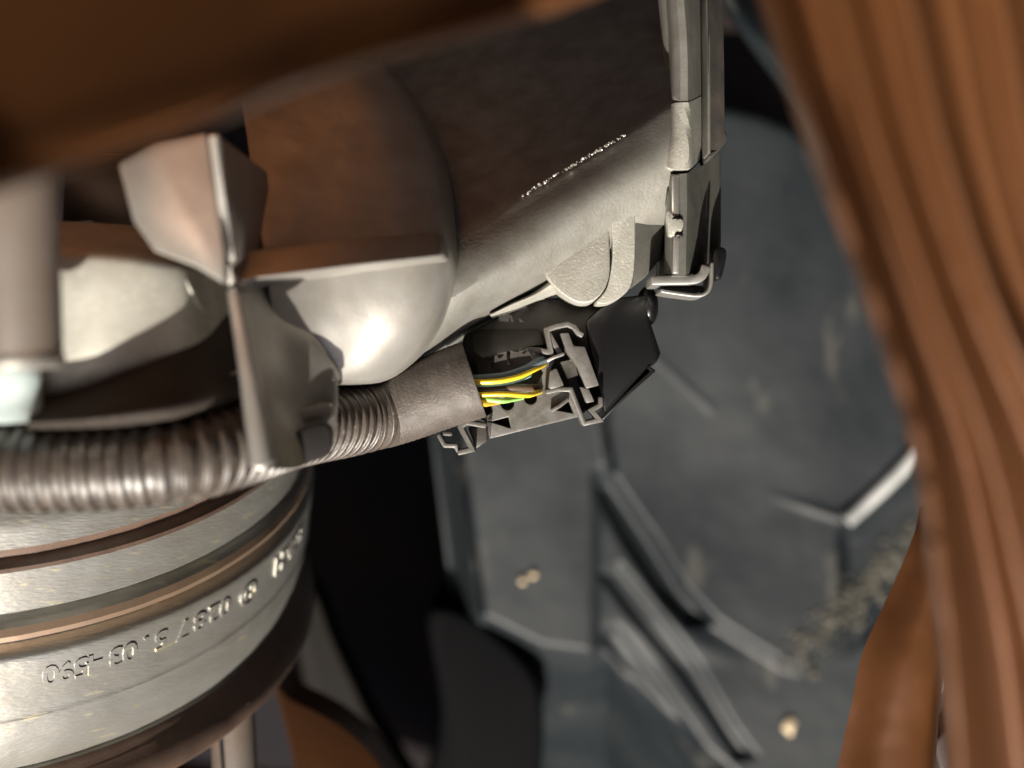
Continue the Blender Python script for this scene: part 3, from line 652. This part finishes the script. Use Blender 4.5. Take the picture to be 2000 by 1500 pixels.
# lower plate with cavities and openings
plate_out = Z((280, 1120), (330, 985), (560, 930), (690, 900), (860, 880), (930, 740), (830, 600), (790, 520), (960, 540), (1050, 580), (1000, 700), (990, 880), (1165, 880), (1232, 1122), (470, 1310), (440, 1150))
def zc(cx, cy, r, n=14, sy=1.0): return Z(*[(cx + r * math.cos(2 * math.pi * k / n), cy + r * sy * math.sin(2 * math.pi * k / n)) for k in range(n)])
prism('face_plate', plate_out, 25.75, .5, M['connector_grey'], con, bevel=.02,
      holes=[zc(430, 1052, 60), zc(622, 1006, 58), zc(822, 960, 56), Z((470, 1165), (630, 1122), (652, 1222)), Z((1030, 1062), (1150, 985), (1190, 1092))])
prism('upper_shell', Z((300, 400), (480, 330), (760, 240), (900, 330), (950, 500), (800, 520), (770, 560), (640, 560), (400, 620), (330, 560)), 26.0, .6, M['connector'], con, bevel=.06, slope=(0, -.9))
for k, (x, y) in enumerate(((340, 700), (480, 670), (620, 630))):
    stroke('cavity_wall', Z((x, y - 40), (x + 15, y + 40)), 4, 25.7, .5, M['black'], con, bevel=.02)
stroke('latch_hook', Z((800, 540), (890, 545), (1000, 570), (958, 372), (1050, 340), (1140, 325), (1200, 350), (1235, 400), (1275, 422)), 10.5, 25.45, .6, M['connector_grey'], con, bevel=.03)
stroke('latch_post', Z((975, 400), (1020, 480), (1075, 575)), 11, 25.5, .6, M['connector_grey'], con, bevel=.03)
prism('latch_slab', Z((1075, 400), (1150, 395), (1195, 510), (1290, 515), (1415, 850), (1300, 880), (1230, 700), (1130, 560)), 25.4, .6, M['connector_grey'], con, bevel=.03)
prism('latch_foot', Z((1245, 860), (1325, 880), (1375, 990), (1300, 1005)), 25.5, .5, M['connector_grey'], con, bevel=.03)
prism('latch_window', Z((1075, 650), (1195, 620), (1232, 765), (1140, 795)), 25.8, .4, M['rough_cast'], con, bevel=.02)
prism('latch_block', Z((985, 730), (1045, 700), (1112, 850), (1060, 868), (1000, 885), (970, 870)), 25.45, .5, M['connector_grey'], con, bevel=.03)
stroke('scuffed_edge', Z((960, 640), (1020, 610), (1115, 575)), 7, 25.4, .4, M['steel'], con, bevel=.03)
stroke('latch_frame', Z((950, 910), (1060, 885), (1170, 885), (1285, 1180), (1420, 1150), (1345, 1065), (1425, 1020), (1425, 950)), 9.5, 25.45, .7, M['connector_grey'], con, bevel=.03)
stroke('recess_rim', Z((1000, 1070), (1070, 1030), (1150, 968)), 7, 25.6, .3, M['connector_grey'], con, bevel=.02)
# end clip, lower left
stroke('end_clip', Z((440, 1200), (270, 1170), (215, 1210), (320, 1405), (190, 1435)), 10, 25.35, .6, M['connector_grey'], con, bevel=.03)
prism('end_block', Z((280, 1210), (440, 1195), (450, 1330), (350, 1400)), 25.8, .7, M['connector'], con, bevel=.04)
stroke('end_tab', Z((25, 1270), (80, 1370), (180, 1370), (200, 1430)), 9, 25.6, .6, M['connector_grey'], con, bevel=.04)
stroke('end_tab', Z((60, 1265), (150, 1270)), 9, 25.6, .6, M['connector'], con, bevel=.04)
# right hand block
prism('plug_shroud', Z((1290, 290), (1420, 180), (1600, 90), (1850, 60), (1868, 200), (1850, 290), (1942, 570), (1915, 650), (1835, 690), (1450, 1110), (1400, 860), (1310, 450)), 25.9, 2.4, M['black'], con, bevel=.1, slope=(.25, 0), direction=(.1, 1, 0))
stroke('shroud_lip', Z((1830, 690), (1880, 725), (1650, 930), (1440, 1140)), 7, 26.0, 1.8, M['black'], con, bevel=.03)
stroke('shroud_ridge', Z((1620, 150), (1750, 450), (1820, 660)), 4, 26.05, .4, M['connector'], con, bevel=.02)
blob('shroud_cap', 1264, 598, 26.4, .42, M['black'], (.55, 1, 1), con, amp=.05)

# ------------------------------------------------------------------ stand the whole set upright in the world
for o in ROOTS:
    o.matrix_world = FRAME @ o.matrix_basis
